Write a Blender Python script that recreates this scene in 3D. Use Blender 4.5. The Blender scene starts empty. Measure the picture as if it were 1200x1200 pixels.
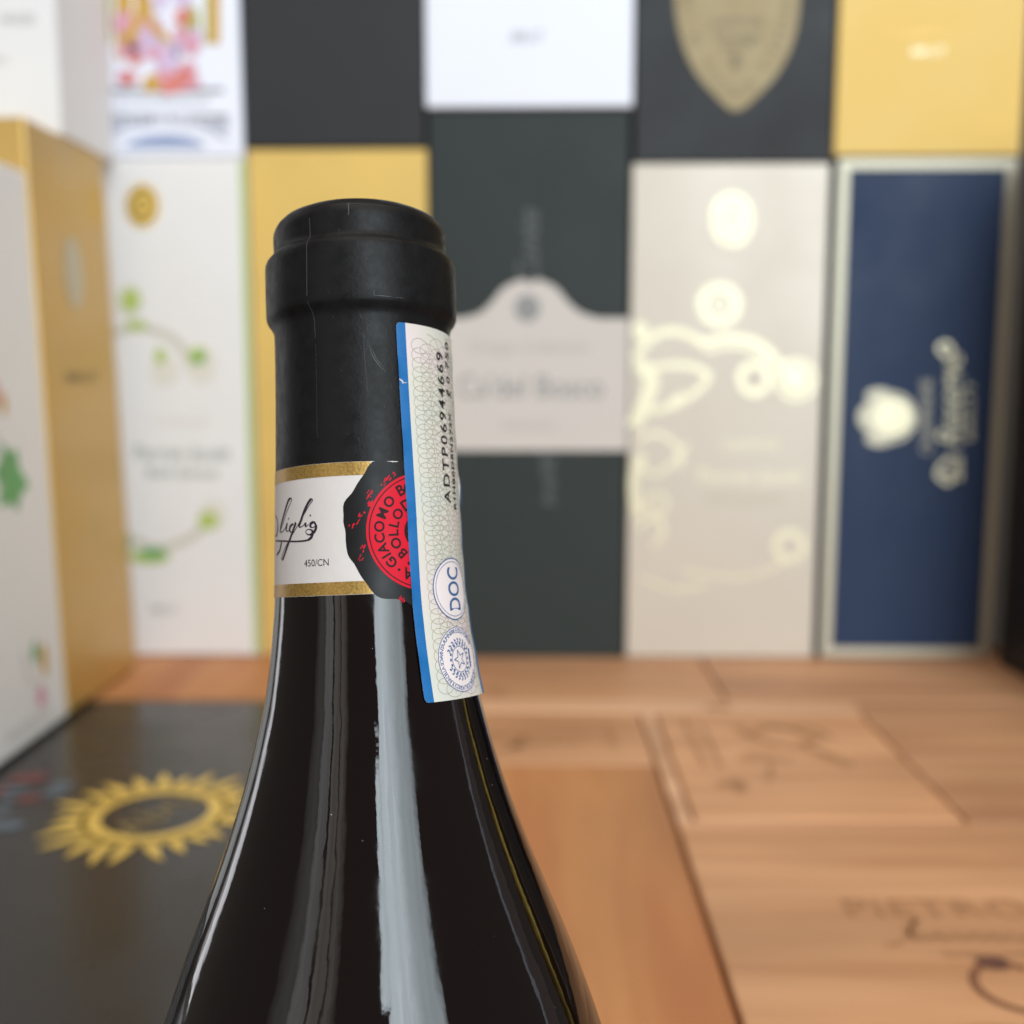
import bpy, bmesh, math, random
from mathutils import Vector, Matrix, Euler
random.seed(7)
SC = bpy.context.scene
COL = SC.collection
MM = 0.001
R = math.radians

# ------------------------------------------------------------------ camera
PITCH, YAW = R(7.3), R(0.92)
cam_d = bpy.data.cameras.new('camera')
cam = bpy.data.objects.new('camera', cam_d); COL.objects.link(cam)
cam.location = (0, 0, 0)
cam.rotation_euler = (R(90) - PITCH, 0, YAW)
cam_d.sensor_width = 36; cam_d.lens = 37.5
cam_d.clip_start = 0.01; cam_d.clip_end = 50
cam_d.dof.use_dof = True
cam_d.dof.focus_distance = 0.163
cam_d.dof.aperture_fstop = 11.2
SC.camera = cam

# ------------------------------------------------------------------ world: the dim room around
w = bpy.data.worlds.new('World'); SC.world = w; w.use_nodes = True
bg = w.node_tree.nodes['Background']
bg.inputs['Color'].default_value = (1.0, 0.92, 0.84, 1); bg.inputs['Strength'].default_value = 0.15

# ------------------------------------------------------------------ lamps: the window panes behind the camera, and dim strips added for the glass reflections
def area_lamp(name, az0, az1, z0, z1, dist, radiance, color, target=Vector((-.02, .17, -.04))):
    """upright rectangular lamp between two bearings (degrees right of straight back) at a distance in metres"""
    a = R((az0 + az1) / 2)
    wdt = 2 * dist * math.tan(R((az1 - az0) / 2)); hgt = z1 - z0
    d = bpy.data.lights.new(name, 'AREA'); d.shape = 'RECTANGLE'; d.size = wdt; d.size_y = hgt
    d.energy = radiance * math.pi * wdt * hgt; d.color = color
    o = bpy.data.objects.new(name, d); COL.objects.link(o)
    o.location = target + Vector((math.sin(a) * dist, -math.cos(a) * dist, 0)); o.location.z = (z0 + z1) / 2
    o.rotation_euler = (R(90), 0, a)
    return o
def uneven_lamp(o, ramp, bands=9.0, depth=.35, fade=None):
    """uneven lamp face, shaped for its reflection in the glass: brightness across follows ramp, broken by soft vertical bands"""
    d = o.data; d.use_nodes = True; nt = d.node_tree; L = nt.links
    em = nt.nodes['Emission']
    g = nt.nodes.new('ShaderNodeNewGeometry'); sp = nt.nodes.new('ShaderNodeSeparateXYZ'); L.new(g.outputs['Parametric'], sp.inputs[0])
    cr = nt.nodes.new('ShaderNodeValToRGB'); e = cr.color_ramp.elements
    e[0].position, e[1].position = ramp[0][0], ramp[-1][0]
    e[0].color = (ramp[0][1],) * 3 + (1,); e[1].color = (ramp[-1][1],) * 3 + (1,)
    for q, v in ramp[1:-1]:
        k = e.new(q); k.color = (v, v, v, 1)
    L.new(sp.outputs['X'], cr.inputs[0])
    cb = nt.nodes.new('ShaderNodeCombineXYZ')
    m1 = nt.nodes.new('ShaderNodeMath'); m1.operation = 'MULTIPLY'; m1.inputs[1].default_value = bands; L.new(sp.outputs['X'], m1.inputs[0])
    m2 = nt.nodes.new('ShaderNodeMath'); m2.operation = 'MULTIPLY'; m2.inputs[1].default_value = 1.6; L.new(sp.outputs['Y'], m2.inputs[0])
    L.new(m1.outputs[0], cb.inputs[0]); L.new(m2.outputs[0], cb.inputs[1])
    n = nt.nodes.new('ShaderNodeTexNoise'); n.inputs['Scale'].default_value = 1; n.inputs['Detail'].default_value = 3; L.new(cb.outputs[0], n.inputs['Vector'])
    mr = nt.nodes.new('ShaderNodeMapRange'); mr.inputs[1].default_value = .3; mr.inputs[2].default_value = .7; mr.inputs[3].default_value = 1 - depth; mr.inputs[4].default_value = 1 + depth
    L.new(n.outputs['Fac'], mr.inputs[0])
    mu = nt.nodes.new('ShaderNodeMath'); mu.operation = 'MULTIPLY'; L.new(cr.outputs[0], mu.inputs[0]); L.new(mr.outputs[0], mu.inputs[1])
    if fade:                                      # lamp brightness faded out towards the top
        fr = nt.nodes.new('ShaderNodeMapRange'); fr.inputs[1].default_value = fade[0]; fr.inputs[2].default_value = fade[1]; fr.inputs[3].default_value = 1; fr.inputs[4].default_value = 0
        L.new(sp.outputs['Y'], fr.inputs[0])
        m3 = nt.nodes.new('ShaderNodeMath'); m3.operation = 'MULTIPLY'; L.new(mu.outputs[0], m3.inputs[0]); L.new(fr.outputs[0], m3.inputs[1]); mu = m3
    L.new(mu.outputs[0], em.inputs['Strength'])
    return o
uneven_lamp(area_lamp('window_lamp', 13, 47, -0.2, 2.7, 2.0, 9.0, (0.82, 0.935, 1.0)), [(0, .9), (.08, 1.0), (.36, 1.0), (.55, .62), (.86, .5), (.97, .3), (1, .12)], 6, .2)
uneven_lamp(area_lamp('window_lamp', 8.5, 12.9, 1.17, 2.7, 2.0, 8.8, (0.82, 0.935, 1.0)), [(0, .9), (.3, 1), (1, 1)], 3, .12)  # extra lamp patch added to step the streak's left edge in the glass
uneven_lamp(area_lamp('reflection_strip_lamp', -36, -20, -0.4, 1.7, 2.2, 1.1, (1.0, .93, .86)), [(0, .9), (.42, .75), (.45, .1), (.5, .1), (.54, .8), (.8, .55), (1, .15)], 5, .3)  # dim lamps added only for the grey strips reflected in the glass
uneven_lamp(area_lamp('reflection_strip_lamp', -58, -38, -0.4, 1.7, 2.2, 1.2, (.96, .95, .95)), [(0, .1), (.35, .45), (.55, .35), (.58, .95), (1, 1.0)], 5, .3)
uneven_lamp(area_lamp('side_window_lamp', -124, -115, -0.5, 1.6, 1.6, 3.2, (0.96, 0.95, 1.0)), [(0, .2), (.3, .45), (.42, 1), (.8, 1), (1, .3)], 4, .2)
ld = bpy.data.lights.new('overhead_fill_lamp', 'AREA'); ld.shape = 'SQUARE'; ld.size = 1.3; ld.energy = 2.0 * math.pi * 1.69; ld.color = (1.0, .93, .85)  # fill lamp added overhead to brighten the crate tops
lo = bpy.data.objects.new('overhead_fill_lamp', ld); COL.objects.link(lo); lo.location = (0.1, -0.15, 1.55)
SC.view_settings.view_transform = 'Standard'; SC.view_settings.look = 'None'
SC.view_settings.exposure = 0.0; SC.view_settings.gamma = 1.0

# ------------------------------------------------------------------ materials
def lin(v):
    v /= 255.0
    return v / 12.92 if v <= 0.04045 else ((v + 0.055) / 1.055) ** 2.4
def C(r, g, b): return (lin(r), lin(g), lin(b), 1)
def mat(name, col, rough=.5, metal=0.0, var=0.0, vscale=60, bump=0.0, bscale=900, spec=.5, coat=0.0):
    m = bpy.data.materials.new(name); m.use_nodes = True
    nt = m.node_tree; b = nt.nodes['Principled BSDF']
    b.inputs['Base Color'].default_value = col; b.inputs['Roughness'].default_value = rough
    b.inputs['Metallic'].default_value = metal; b.inputs['Specular IOR Level'].default_value = spec
    b.inputs['Coat Weight'].default_value = coat; b.inputs['Coat Roughness'].default_value = .08
    tc = nt.nodes.new('ShaderNodeTexCoord')
    if var:
        n = nt.nodes.new('ShaderNodeTexNoise'); n.inputs['Scale'].default_value = vscale; n.inputs['Detail'].default_value = 5
        nt.links.new(tc.outputs['Object'], n.inputs['Vector'])
        mp = nt.nodes.new('ShaderNodeMapRange'); mp.inputs[1].default_value = .25; mp.inputs[2].default_value = .75
        mp.inputs[3].default_value = 1 - var; mp.inputs[4].default_value = 1 + var
        nt.links.new(n.outputs['Fac'], mp.inputs[0])
        mx = nt.nodes.new('ShaderNodeMix'); mx.data_type = 'RGBA'; mx.blend_type = 'MULTIPLY'; mx.inputs[0].default_value = 1
        mx.inputs[6].default_value = col
        nt.links.new(mp.outputs[0], mx.inputs[7]); nt.links.new(mx.outputs[2], b.inputs['Base Color'])
        m2 = nt.nodes.new('ShaderNodeMapRange'); m2.inputs[1].default_value = .3; m2.inputs[2].default_value = .7
        m2.inputs[3].default_value = max(rough - .08, .02); m2.inputs[4].default_value = rough + .08
        nt.links.new(n.outputs['Fac'], m2.inputs[0]); nt.links.new(m2.outputs[0], b.inputs['Roughness'])
    if bump:
        n2 = nt.nodes.new('ShaderNodeTexNoise'); n2.inputs['Scale'].default_value = bscale; n2.inputs['Detail'].default_value = 4
        nt.links.new(tc.outputs['Object'], n2.inputs['Vector'])
        bp = nt.nodes.new('ShaderNodeBump'); bp.inputs['Strength'].default_value = bump; bp.inputs['Distance'].default_value = .0004
        nt.links.new(n2.outputs['Fac'], bp.inputs['Height']); nt.links.new(bp.outputs[0], b.inputs['Normal'])
    return m

def wood_mat(name, col, dark, along='x', scale=1.0):
    m = bpy.data.materials.new(name); m.use_nodes = True
    nt = m.node_tree; L = nt.links; b = nt.nodes['Principled BSDF']; b.inputs['Roughness'].default_value = .55
    tc = nt.nodes.new('ShaderNodeTexCoord'); oi = nt.nodes.new('ShaderNodeObjectInfo')
    cb = nt.nodes.new('ShaderNodeCombineXYZ')
    sc_ = nt.nodes.new('ShaderNodeMath'); sc_.operation = 'MULTIPLY'; sc_.inputs[1].default_value = 37
    L.new(oi.outputs['Random'], sc_.inputs[0])
    for i in range(3): L.new(sc_.outputs[0], cb.inputs[i])
    ad = nt.nodes.new('ShaderNodeVectorMath'); ad.operation = 'ADD'
    L.new(tc.outputs['Object'], ad.inputs[0]); L.new(cb.outputs[0], ad.inputs[1])
    mp = nt.nodes.new('ShaderNodeMapping')
    s = (5, 60, 60) if along == 'x' else (60, 5, 60)
    mp.inputs['Scale'].default_value = [k * scale for k in s]
    L.new(ad.outputs[0], mp.inputs[0])
    n = nt.nodes.new('ShaderNodeTexNoise'); n.inputs['Scale'].default_value = 1; n.inputs['Detail'].default_value = 6; n.inputs['Distortion'].default_value = .6
    L.new(mp.outputs[0], n.inputs['Vector'])
    cr = nt.nodes.new('ShaderNodeValToRGB')
    cr.color_ramp.elements[0].position = .36; cr.color_ramp.elements[0].color = dark
    cr.color_ramp.elements[1].position = .6; cr.color_ramp.elements[1].color = col
    L.new(n.outputs['Fac'], cr.inputs[0])
    # broad warm and pale blotches, knots
    n2 = nt.nodes.new('ShaderNodeTexNoise'); n2.inputs['Scale'].default_value = 9; n2.inputs['Detail'].default_value = 3
    mp2 = nt.nodes.new('ShaderNodeMapping'); mp2.inputs['Scale'].default_value = (.5, 1.4, 1) if along == 'x' else (1.4, .5, 1)
    L.new(ad.outputs[0], mp2.inputs[0]); L.new(mp2.outputs[0], n2.inputs['Vector'])
    r2 = nt.nodes.new('ShaderNodeMapRange'); r2.inputs[1].default_value = .3; r2.inputs[2].default_value = .7
    r2.inputs[3].default_value = .78; r2.inputs[4].default_value = 1.16
    L.new(n2.outputs['Fac'], r2.inputs[0])
    r3 = nt.nodes.new('ShaderNodeMapRange'); r3.inputs[3].default_value = .93; r3.inputs[4].default_value = 1.07
    L.new(oi.outputs['Random'], r3.inputs[0])
    mu = nt.nodes.new('ShaderNodeMath'); mu.operation = 'MULTIPLY'; L.new(r2.outputs[0], mu.inputs[0]); L.new(r3.outputs[0], mu.inputs[1])
    mx = nt.nodes.new('ShaderNodeMix'); mx.data_type = 'RGBA'; mx.blend_type = 'MULTIPLY'; mx.inputs[0].default_value = 1
    L.new(cr.outputs[0], mx.inputs[6]); L.new(mu.outputs[0], mx.inputs[7])
    L.new(mx.outputs[2], b.inputs['Base Color'])
    bp = nt.nodes.new('ShaderNodeBump'); bp.inputs['Strength'].default_value = .4; bp.inputs['Distance'].default_value = .0008
    L.new(n.outputs['Fac'], bp.inputs['Height']); L.new(bp.outputs[0], b.inputs['Normal'])
    return m

def strip_mat():
    m = mat('banknote paper', C(208, 200, 190), .5, bump=.06); nt = m.node_tree; b = nt.nodes['Principled BSDF']
    tc = nt.nodes.new('ShaderNodeTexCoord'); n = nt.nodes.new('ShaderNodeTexNoise'); n.inputs['Scale'].default_value = 95; n.inputs['Detail'].default_value = 3
    nt.links.new(tc.outputs['Object'], n.inputs['Vector'])
    cr = nt.nodes.new('ShaderNodeValToRGB'); e = cr.color_ramp.elements
    e[0].position, e[0].color = .32, C(206, 206, 196); e[1].position, e[1].color = .68, C(226, 206, 204)
    k = e.new(.5); k.color = C(216, 208, 194)
    nt.links.new(n.outputs['Fac'], cr.inputs[0]); nt.links.new(cr.outputs[0], b.inputs['Base Color'])
    return m

def glass_mat():
    m = bpy.data.materials.new('dark bottle glass'); m.use_nodes = True
    nt = m.node_tree; L = nt.links; b = nt.nodes['Principled BSDF']
    b.inputs['Base Color'].default_value = (.0040, .0018, .0016, 1); b.inputs['Roughness'].default_value = .025
    b.inputs['IOR'].default_value = 1.56
    tc = nt.nodes.new('ShaderNodeTexCoord'); mp = nt.nodes.new('ShaderNodeMapping'); mp.inputs['Scale'].default_value = (140, 140, 26)
    L.new(tc.outputs['Object'], mp.inputs[0])
    n = nt.nodes.new('ShaderNodeTexNoise'); n.inputs['Scale'].default_value = 1; n.inputs['Detail'].default_value = 3
    L.new(mp.outputs[0], n.inputs['Vector'])
    n2 = nt.nodes.new('ShaderNodeTexNoise'); n2.inputs['Scale'].default_value = 420; n2.inputs['Detail'].default_value = 2
    L.new(tc.outputs['Object'], n2.inputs['Vector'])
    ad = nt.nodes.new('ShaderNodeMath'); ad.operation = 'MULTIPLY_ADD'; ad.inputs[1].default_value = .17
    L.new(n2.outputs['Fac'], ad.inputs[0]); L.new(n.outputs['Fac'], ad.inputs[2])
    n3 = nt.nodes.new('ShaderNodeTexNoise'); n3.inputs['Scale'].default_value = 55; n3.inputs['Detail'].default_value = 6; n3.inputs['Distortion'].default_value = 1.2
    L.new(tc.outputs['Object'], n3.inputs['Vector'])
    r3 = nt.nodes.new('ShaderNodeMapRange'); r3.inputs[1].default_value = .45; r3.inputs[2].default_value = .75; r3.inputs[3].default_value = .02; r3.inputs[4].default_value = .13
    L.new(n3.outputs['Fac'], r3.inputs[0]); L.new(r3.outputs[0], b.inputs['Roughness'])
    bp = nt.nodes.new('ShaderNodeBump'); bp.inputs['Strength'].default_value = .12; bp.inputs['Distance'].default_value = .0006
    L.new(ad.outputs[0], bp.inputs['Height']); L.new(bp.outputs[0], b.inputs['Normal'])
    return m

M = dict(
    glass=glass_mat(),
    capsule=mat('matt black capsule', C(23, 21, 21), .42, var=.18, vscale=500, bump=.10, bscale=1500, spec=.17),
    seam=mat('capsule seam', C(64, 60, 58), .45), scratch=mat('capsule scratch', C(58, 55, 54), .5),
    paper=mat('label paper', C(212, 201, 195), .6, var=.02, vscale=300, bump=.05),
    goldband=mat('speckled gold print', C(166, 130, 66), .38, .5, var=.35, vscale=2600),
    ink=mat('dark violet ink', C(40, 22, 38), .6), black_print=mat('black label print', C(21, 18, 19), .42, var=.08, vscale=200, spec=.22),
    red=mat('red seal print', C(208, 16, 42), .5, var=.06, vscale=400, spec=.15), seal_ink=mat('seal lettering black', C(40, 14, 18), .6, spec=.2),
    blue=mat('blue strip border', C(11, 101, 164), .5, var=.05, vscale=500), strip=strip_mat(),
    loops=mat('fine loop print', C(160, 148, 124), .6), doc=mat('blue lettering', C(52, 92, 142), .55), tag=mat('black strip numbers', C(28, 26, 28), .55),
    archgrey=mat('lilac grey print', C(164, 164, 182), .6), shinygold=mat('shiny gold card', C(236, 200, 104), .3, .9),
    pale=mat('pale strip ground', C(236, 220, 216), .55),
    white=mat('white card', C(236, 232, 230), .55, var=.02, vscale=20), coolwhite=mat('white coated card', C(238, 238, 248), .5, var=.015, vscale=20),
    labelcard=mat('warm grey label card', C(208, 198, 190), .6, var=.02, vscale=20), cream=mat('pearl cream card', C(206, 194, 178), .4, .12, var=.03, vscale=14),
    gold=mat('gold card', C(226, 188, 104), .58, .12, var=.07, vscale=16),
    goldside=mat('satin gold card', C(202, 164, 92), .36, .4, var=.05, vscale=30),
    darkcard=mat('charcoal card', C(46, 46, 48), .55, var=.05, vscale=18, spec=.3), green_black=mat('green black card', C(45, 51, 49), .55, var=.05, vscale=18, spec=.3),
    blackcard=mat('black card', C(22, 21, 22), .5, var=.08, vscale=40), sunbox=mat('soft black lacquered card', C(43, 39, 38), .26, var=.10, vscale=22),
    navy=mat('navy card', C(35, 51, 80), .55, var=.05, vscale=30, spec=.3), silver=mat('champagne silver foil', C(196, 188, 166), .48, .45),
    foil=mat('pale gold foil', C(230, 220, 188), .41, .46, var=.08, vscale=120), oldgold=mat('antique gold print', C(158, 139, 102), .55, .2, var=.08, vscale=90),
    oldgold_dark=mat('antique gold dark print', C(112, 98, 72), .5, .2),
    faintprint=mat('faint grey print', C(98, 102, 100), .6), greyprint=mat('grey print', C(146, 144, 142), .6), paleprint=mat('pale grey print', C(192, 184, 178), .6), sageprint=mat('sage print', C(150, 156, 146), .6),
    leaf=mat('lime leaf print', C(182, 198, 108), .6, var=.12, vscale=120), leafdark=mat('green leaf print', C(110, 170, 108), .6, var=.12, vscale=120),
    stem=mat('beige stem print', C(206, 200, 184), .6), petal=mat('pale petal print', C(226, 220, 208), .6),
    greenedge=mat('lime green edge', C(168, 196, 92), .6), pink=mat('rose print', C(220, 158, 174), .6, var=.1, vscale=90), lilac=mat('lilac print', C(208, 184, 212), .6, var=.1, vscale=90),
    coral=mat('coral print', C(218, 128, 118), .6, var=.1, vscale=90), amber=mat('amber print', C(206, 160, 68), .6, var=.1, vscale=90), bluegrey=mat('blue grey print', C(146, 160, 196), .6, var=.06, vscale=90),
    olive=mat('olive print', C(176, 170, 84), .6), sungold=mat('sun gold foil', C(244, 206, 104), .4, .3, var=.15, vscale=70), sunlet=mat('sun lettering', C(150, 132, 88), .4, .4),
    dullred=mat('dull red print', C(112, 62, 60), .5), dullblue=mat('dull blue print', C(92, 102, 112), .5),
    wood=wood_mat('pine crate wood', (.74, .385, .195, 1), (.61, .29, .135, 1)), wood_orange=wood_mat('orange cedar wood', (.62, .27, .10, 1), (.52, .195, .07, 1), 'y', .7),
    wood_pale=wood_mat('pale pine wood', (.78, .45, .26, 1), (.66, .35, .185, 1)), wood_dusk=wood_mat('tan pine wood', (.65, .335, .17, 1), (.53, .25, .12, 1)),
    brand=mat('scorched stamp', C(188, 136, 95), .7, var=.15, vscale=200), branddark=mat('dark scorched stamp', C(138, 90, 62), .7, var=.2, vscale=200),
    knot=mat('wood knot', C(116, 76, 62), .6, var=.2, vscale=200),
    table=wood_mat('dark table wood', (.10, .06, .04, 1), (.06, .035, .025, 1)), wall=mat('dim wall plaster', C(72, 62, 54), .8, var=.05),
)

# ------------------------------------------------------------------ mesh helpers (all lengths in millimetres)
def link(name, verts, faces, material, parent=None, smooth=False):
    me = bpy.data.meshes.new(name)
    me.from_pydata([Vector(v) * MM for v in verts], [], faces)
    me.validate(); me.update()
    me.materials.append(material)
    if smooth: me.polygons.foreach_set('use_smooth', [True] * len(me.polygons))
    o = bpy.data.objects.new(name, me); COL.objects.link(o)
    if parent: o.parent = parent
    return o
def thing(name, label, cat, loc=(0, 0, 0), group=None):
    o = bpy.data.objects.new(name, None); COL.objects.link(o)
    o.empty_display_size = .02
    o.location = Vector(loc) * MM; o['label'] = label; o['category'] = cat
    if group: o['group'] = group
    return o
def box_mesh(name, x0, x1, y0, y1, z0, z1, bevel, material, parent, seg=2):
    bm = bmesh.new()
    bmesh.ops.create_cube(bm, size=1)
    for v in bm.verts:
        v.co = Vector(((x0 + x1) / 2 + v.co.x * (x1 - x0), (y0 + y1) / 2 + v.co.y * (y1 - y0), (z0 + z1) / 2 + v.co.z * (z1 - z0))) * MM
    bmesh.ops.bevel(bm, geom=bm.edges[:], offset=bevel * MM, segments=seg, profile=.5, affect='EDGES')
    me = bpy.data.meshes.new(name); bm.to_mesh(me); bm.free()
    me.materials.append(material)
    o = bpy.data.objects.new(name, me); COL.objects.link(o); o.parent = parent
    return o

# 2D shapes: each returns (verts, faces) in the plane of the print
def merge(*shapes):
    V, F = [], []
    for v, f in shapes:
        k = len(V); V += v; F += [tuple(i + k for i in q) for q in f]
    return V, F
def poly(pts): return list(pts), [tuple(range(len(pts)))]
def rect(x0, y0, x1, y1): return poly([(x0, y0), (x1, y0), (x1, y1), (x0, y1)])
def disc(cx, cy, rx, ry=None, n=40, rings=1):
    ry = ry or rx
    V = [(cx, cy)]; F = []
    for k in range(1, rings + 1):
        for i in range(n):
            a = 2 * math.pi * i / n; V.append((cx + rx * k / rings * math.cos(a), cy + ry * k / rings * math.sin(a)))
    for i in range(n): F.append((0, 1 + i, 1 + (i + 1) % n))
    for k in range(rings - 1):
        for i in range(n):
            a, b = 1 + k * n + i, 1 + k * n + (i + 1) % n
            F.append((a, a + n, b + n, b))
    return V, F
def ring(cx, cy, r0, r1, n=48, sy=1.0, a0=0, a1=360):
    V, F = [], []
    for i in range(n + 1):
        a = R(a0 + (a1 - a0) * i / n)
        V += [(cx + r0 * math.cos(a), cy + r0 * sy * math.sin(a)), (cx + r1 * math.cos(a), cy + r1 * sy * math.sin(a))]
    for i in range(n): F.append((2 * i, 2 * i + 1, 2 * i + 3, 2 * i + 2))
    return V, F
def smooth_pts(pts, sub=6):
    out = []; n = len(pts)
    for i in range(n - 1):
        p0, p1, p2, p3 = [Vector(pts[max(0, min(n - 1, i + j))]) for j in (-1, 0, 1, 2)]
        for k in range(sub):
            t = k / sub
            out.append(tuple(.5 * ((2 * p1) + (p2 - p0) * t + (2 * p0 - 5 * p1 + 4 * p2 - p3) * t * t + (3 * p1 - p0 - 3 * p2 + p3) * t ** 3)))
    out.append(tuple(pts[-1])); return out
def stroke(pts, wd, sub=6, taper=False):
    P = smooth_pts(pts, sub) if sub > 1 else list(pts)
    V, F = [], []; n = len(P)
    for i, p in enumerate(P):
        a, b = Vector(P[max(0, i - 1)]), Vector(P[min(n - 1, i + 1)])
        d = (b - a); d = d.normalized() if d.length > 1e-9 else Vector((1, 0))
        h = wd / 2
        if callable(taper): h *= taper(d, i / (n - 1))
        elif taper: h *= .35 + .65 * math.sin(math.pi * min(max(i / (n - 1), .05), .95))
        V += [(p[0] - d.y * h, p[1] + d.x * h), (p[0] + d.y * h, p[1] - d.x * h)]
    for i in range(n - 1): F.append((2 * i, 2 * i + 1, 2 * i + 3, 2 * i + 2))
    return V, F
_glyphs = {}
def text(s, height, cx=0, cy=0, width=None, shear=0.0, spacing=1.0, rot=0.0, bold=0.0):
    """lettering centred at cx, cy with the given capital height; width squeezes it to fit"""
    key = (s, shear, spacing, bold)
    if key not in _glyphs:
        cu = bpy.data.curves.new('lettering', 'FONT'); cu.body = s; cu.size = 1; cu.shear = shear; cu.space_character = spacing
        cu.resolution_u = 4; cu.offset = bold
        o = bpy.data.objects.new('lettering', cu); COL.objects.link(o)
        dg = bpy.context.evaluated_depsgraph_get()
        me = bpy.data.meshes.new_from_object(o.evaluated_get(dg))
        _glyphs[key] = ([(v.co.x, v.co.y) for v in me.vertices], [tuple(p.vertices) for p in me.polygons])
        bpy.data.objects.remove(o); bpy.data.meshes.remove(me); bpy.data.curves.remove(cu)
    V, F = _glyphs[key]
    if not V: return [], []
    x0, x1 = min(v[0] for v in V), max(v[0] for v in V)
    k = height / .73
    kx = k if not width else width / (x1 - x0)
    c, sn = math.cos(R(rot)), math.sin(R(rot)); out = []
    for x, y in V:
        a, b = (x - (x0 + x1) / 2) * kx, (y - .36) * k
        out.append((cx + a * c - b * sn, cy + a * sn + b * c))
    return out, F
def text_arc(s, height, cx, cy, rad, a0, a1, flip=False, width=None, bold=0.0):
    """letters one by one along a circle from angle a0 to a1 (centres)"""
    parts = []; n = len(s)
    wd = [{'I': .45, 'M': 1.35, 'O': 1.15, 'G': 1.1, ' ': .6, "'": .35, 'L': .8, 'E': .8}.get(ch, 1.0) for ch in s]
    cum = [sum(wd[:i]) + wd[i] / 2 for i in range(n)]
    for i, ch in enumerate(s):
        if ch == ' ': continue
        a = a0 + (a1 - a0) * ((cum[i] - cum[0]) / (cum[-1] - cum[0]) if n > 1 else .5)
        parts.append(text(ch, height, cx + rad * math.cos(R(a)), cy + rad * math.sin(R(a)), rot=a - 90 if not flip else a + 90, width=width, bold=bold))
    return merge(*parts)

def print_on(name, shape, mapping, off, material, parent):
    V, F = shape
    return link(name, [mapping(v[0], v[1], off) for v in V], F, material, parent)
def front(x0, y, z0):  return lambda u, v, off: (x0 + u, y - off, z0 + v)      # a face that looks at the camera
def right(x, y0, z0):  return lambda u, v, off: (x + off, y0 + u, z0 + v)      # a face that looks to the right
def top(x0, y0, z):    return lambda u, v, off: (x0 + u, y0 + v, z + off)      # a face that looks up

def print_each(name, shapes, mapping, off, material, parent):
    for k, s in enumerate(shapes): print_on(name, s, mapping, off + .02 * (k % 6), material, parent)

ZF = -188.1            # level of the crate tops (camera at 0)
ZT = -271.0            # level of the table under everything

# ------------------------------------------------------------------ setting
tb = bpy.data.objects.new('table_top', None); COL.objects.link(tb); tb['kind'] = 'structure'; tb['label'] = 'dark wooden table under the crates'
box_mesh('board', -800, 800, -60, 380, ZT - 30, ZT, 2, M['table'], tb)
box_mesh('board', -800, 800, 381, 900, ZT - 30, ZT, 2, M['table'], tb)
bw = link('back_wall', [(-900, 880, ZT), (900, 880, ZT), (900, 880, 700), (-900, 880, 700), (-900, 900, ZT), (900, 900, ZT), (900, 900, 700), (-900, 900, 700)],
          [(0, 1, 2, 3), (7, 6, 5, 4), (3, 2, 6, 7), (0, 3, 7, 4), (1, 5, 6, 2), (0, 4, 5, 1)], M['wall'])
bw['kind'] = 'structure'; bw['label'] = 'dim wall behind the gift boxes'

# ------------------------------------------------------------------ wooden crates that make the floor
GC = 'wooden wine crates laid flat'
def crate(label, x0, x1, y0, y1, boards=1, wood='wood', along='x', drop=0.0, gap=.7):
    t = thing('wooden_crate', label, 'crate', ((x0 + x1) / 2, (y0 + y1) / 2, ZT), GC)
    X0, X1, Y0, Y1 = (x0 - x1) / 2 + .25, (x1 - x0) / 2 - .25, (y0 - y1) / 2 + .25, (y1 - y0) / 2 - .25
    H = ZF - ZT - drop; m = M[wood]; lid = 8
    box_mesh('side_board', X0, X1, Y0, Y0 + 9, 0, H - lid - .4, .6, m, t)
    box_mesh('side_board', X0, X1, Y1 - 9, Y1, 0, H - lid - .4, .6, m, t)
    box_mesh('end_board', X0, X0 + 9, Y0 + 9.2, Y1 - 9.2, 0, H - lid - .4, .6, m, t)
    box_mesh('end_board', X1 - 9, X1, Y0 + 9.2, Y1 - 9.2, 0, H - lid - .4, .6, m, t)
    for k in range(boards):
        if along == 'x':
            a, b = Y0 + (Y1 - Y0) * k / boards, Y0 + (Y1 - Y0) * (k + 1) / boards
            box_mesh('lid_board', X0, X1, a + gap / 2, b - gap / 2, H - lid, H - random.uniform(0, .3), 1.0, m, t)
        else:
            a, b = X0 + (X1 - X0) * k / boards, X0 + (X1 - X0) * (k + 1) / boards
            box_mesh('lid_board', a + gap / 2, b - gap / 2, Y0, Y1, H - lid, H - random.uniform(0, .3), 1.0, m, t)
    return t, top(-(x0 + x1) / 2, -(y0 + y1) / 2, H)
crate('plain orange crate strip under the white floral box at the back left', -330, -140, 606, 806, 2, 'wood_orange', 'x')
c, f = crate('tan crate strip at the back under the dark box with the white label', -139, 115, 606, 806, 2, 'wood_dusk')
print_on('knot', merge(disc(-17, 618, 5, 3, 16), disc(-22, 626, 7, 2.2, 16)), f, .4, M['brand'], c)
crate('tan crate strip at the back under the cream and navy boxes', 116, 330, 606, 806, 2, 'wood_dusk')
c, f = crate('long narrow pale wooden strip lying between the back crates and the stamped crates', -46, 188, 584, 605, 1, 'wood_pale')
print_on('knot', disc(108, 592, 8, 4, 20), f, .4, M['brand'], c)
c, f = crate('small wooden crate with a dark mark behind the orange crate', -46, 62, 502, 583, 1, 'wood')
print_on('stamp', merge(stroke([(-14, 520), (2, 530), (26, 533)], 5), stroke([(-24, 540), (-10, 546), (-2, 538)], 6), stroke([(-8, 524), (0, 540)], 5), stroke([(44, 525), (43, 565)], 3)), f, .4, M['brand'], c)
crate('thin pale upright wooden slat crate between the small crate and the large stamped crate', 62.6, 70.6, 437, 583, 1, 'wood_pale', 'y')
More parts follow.
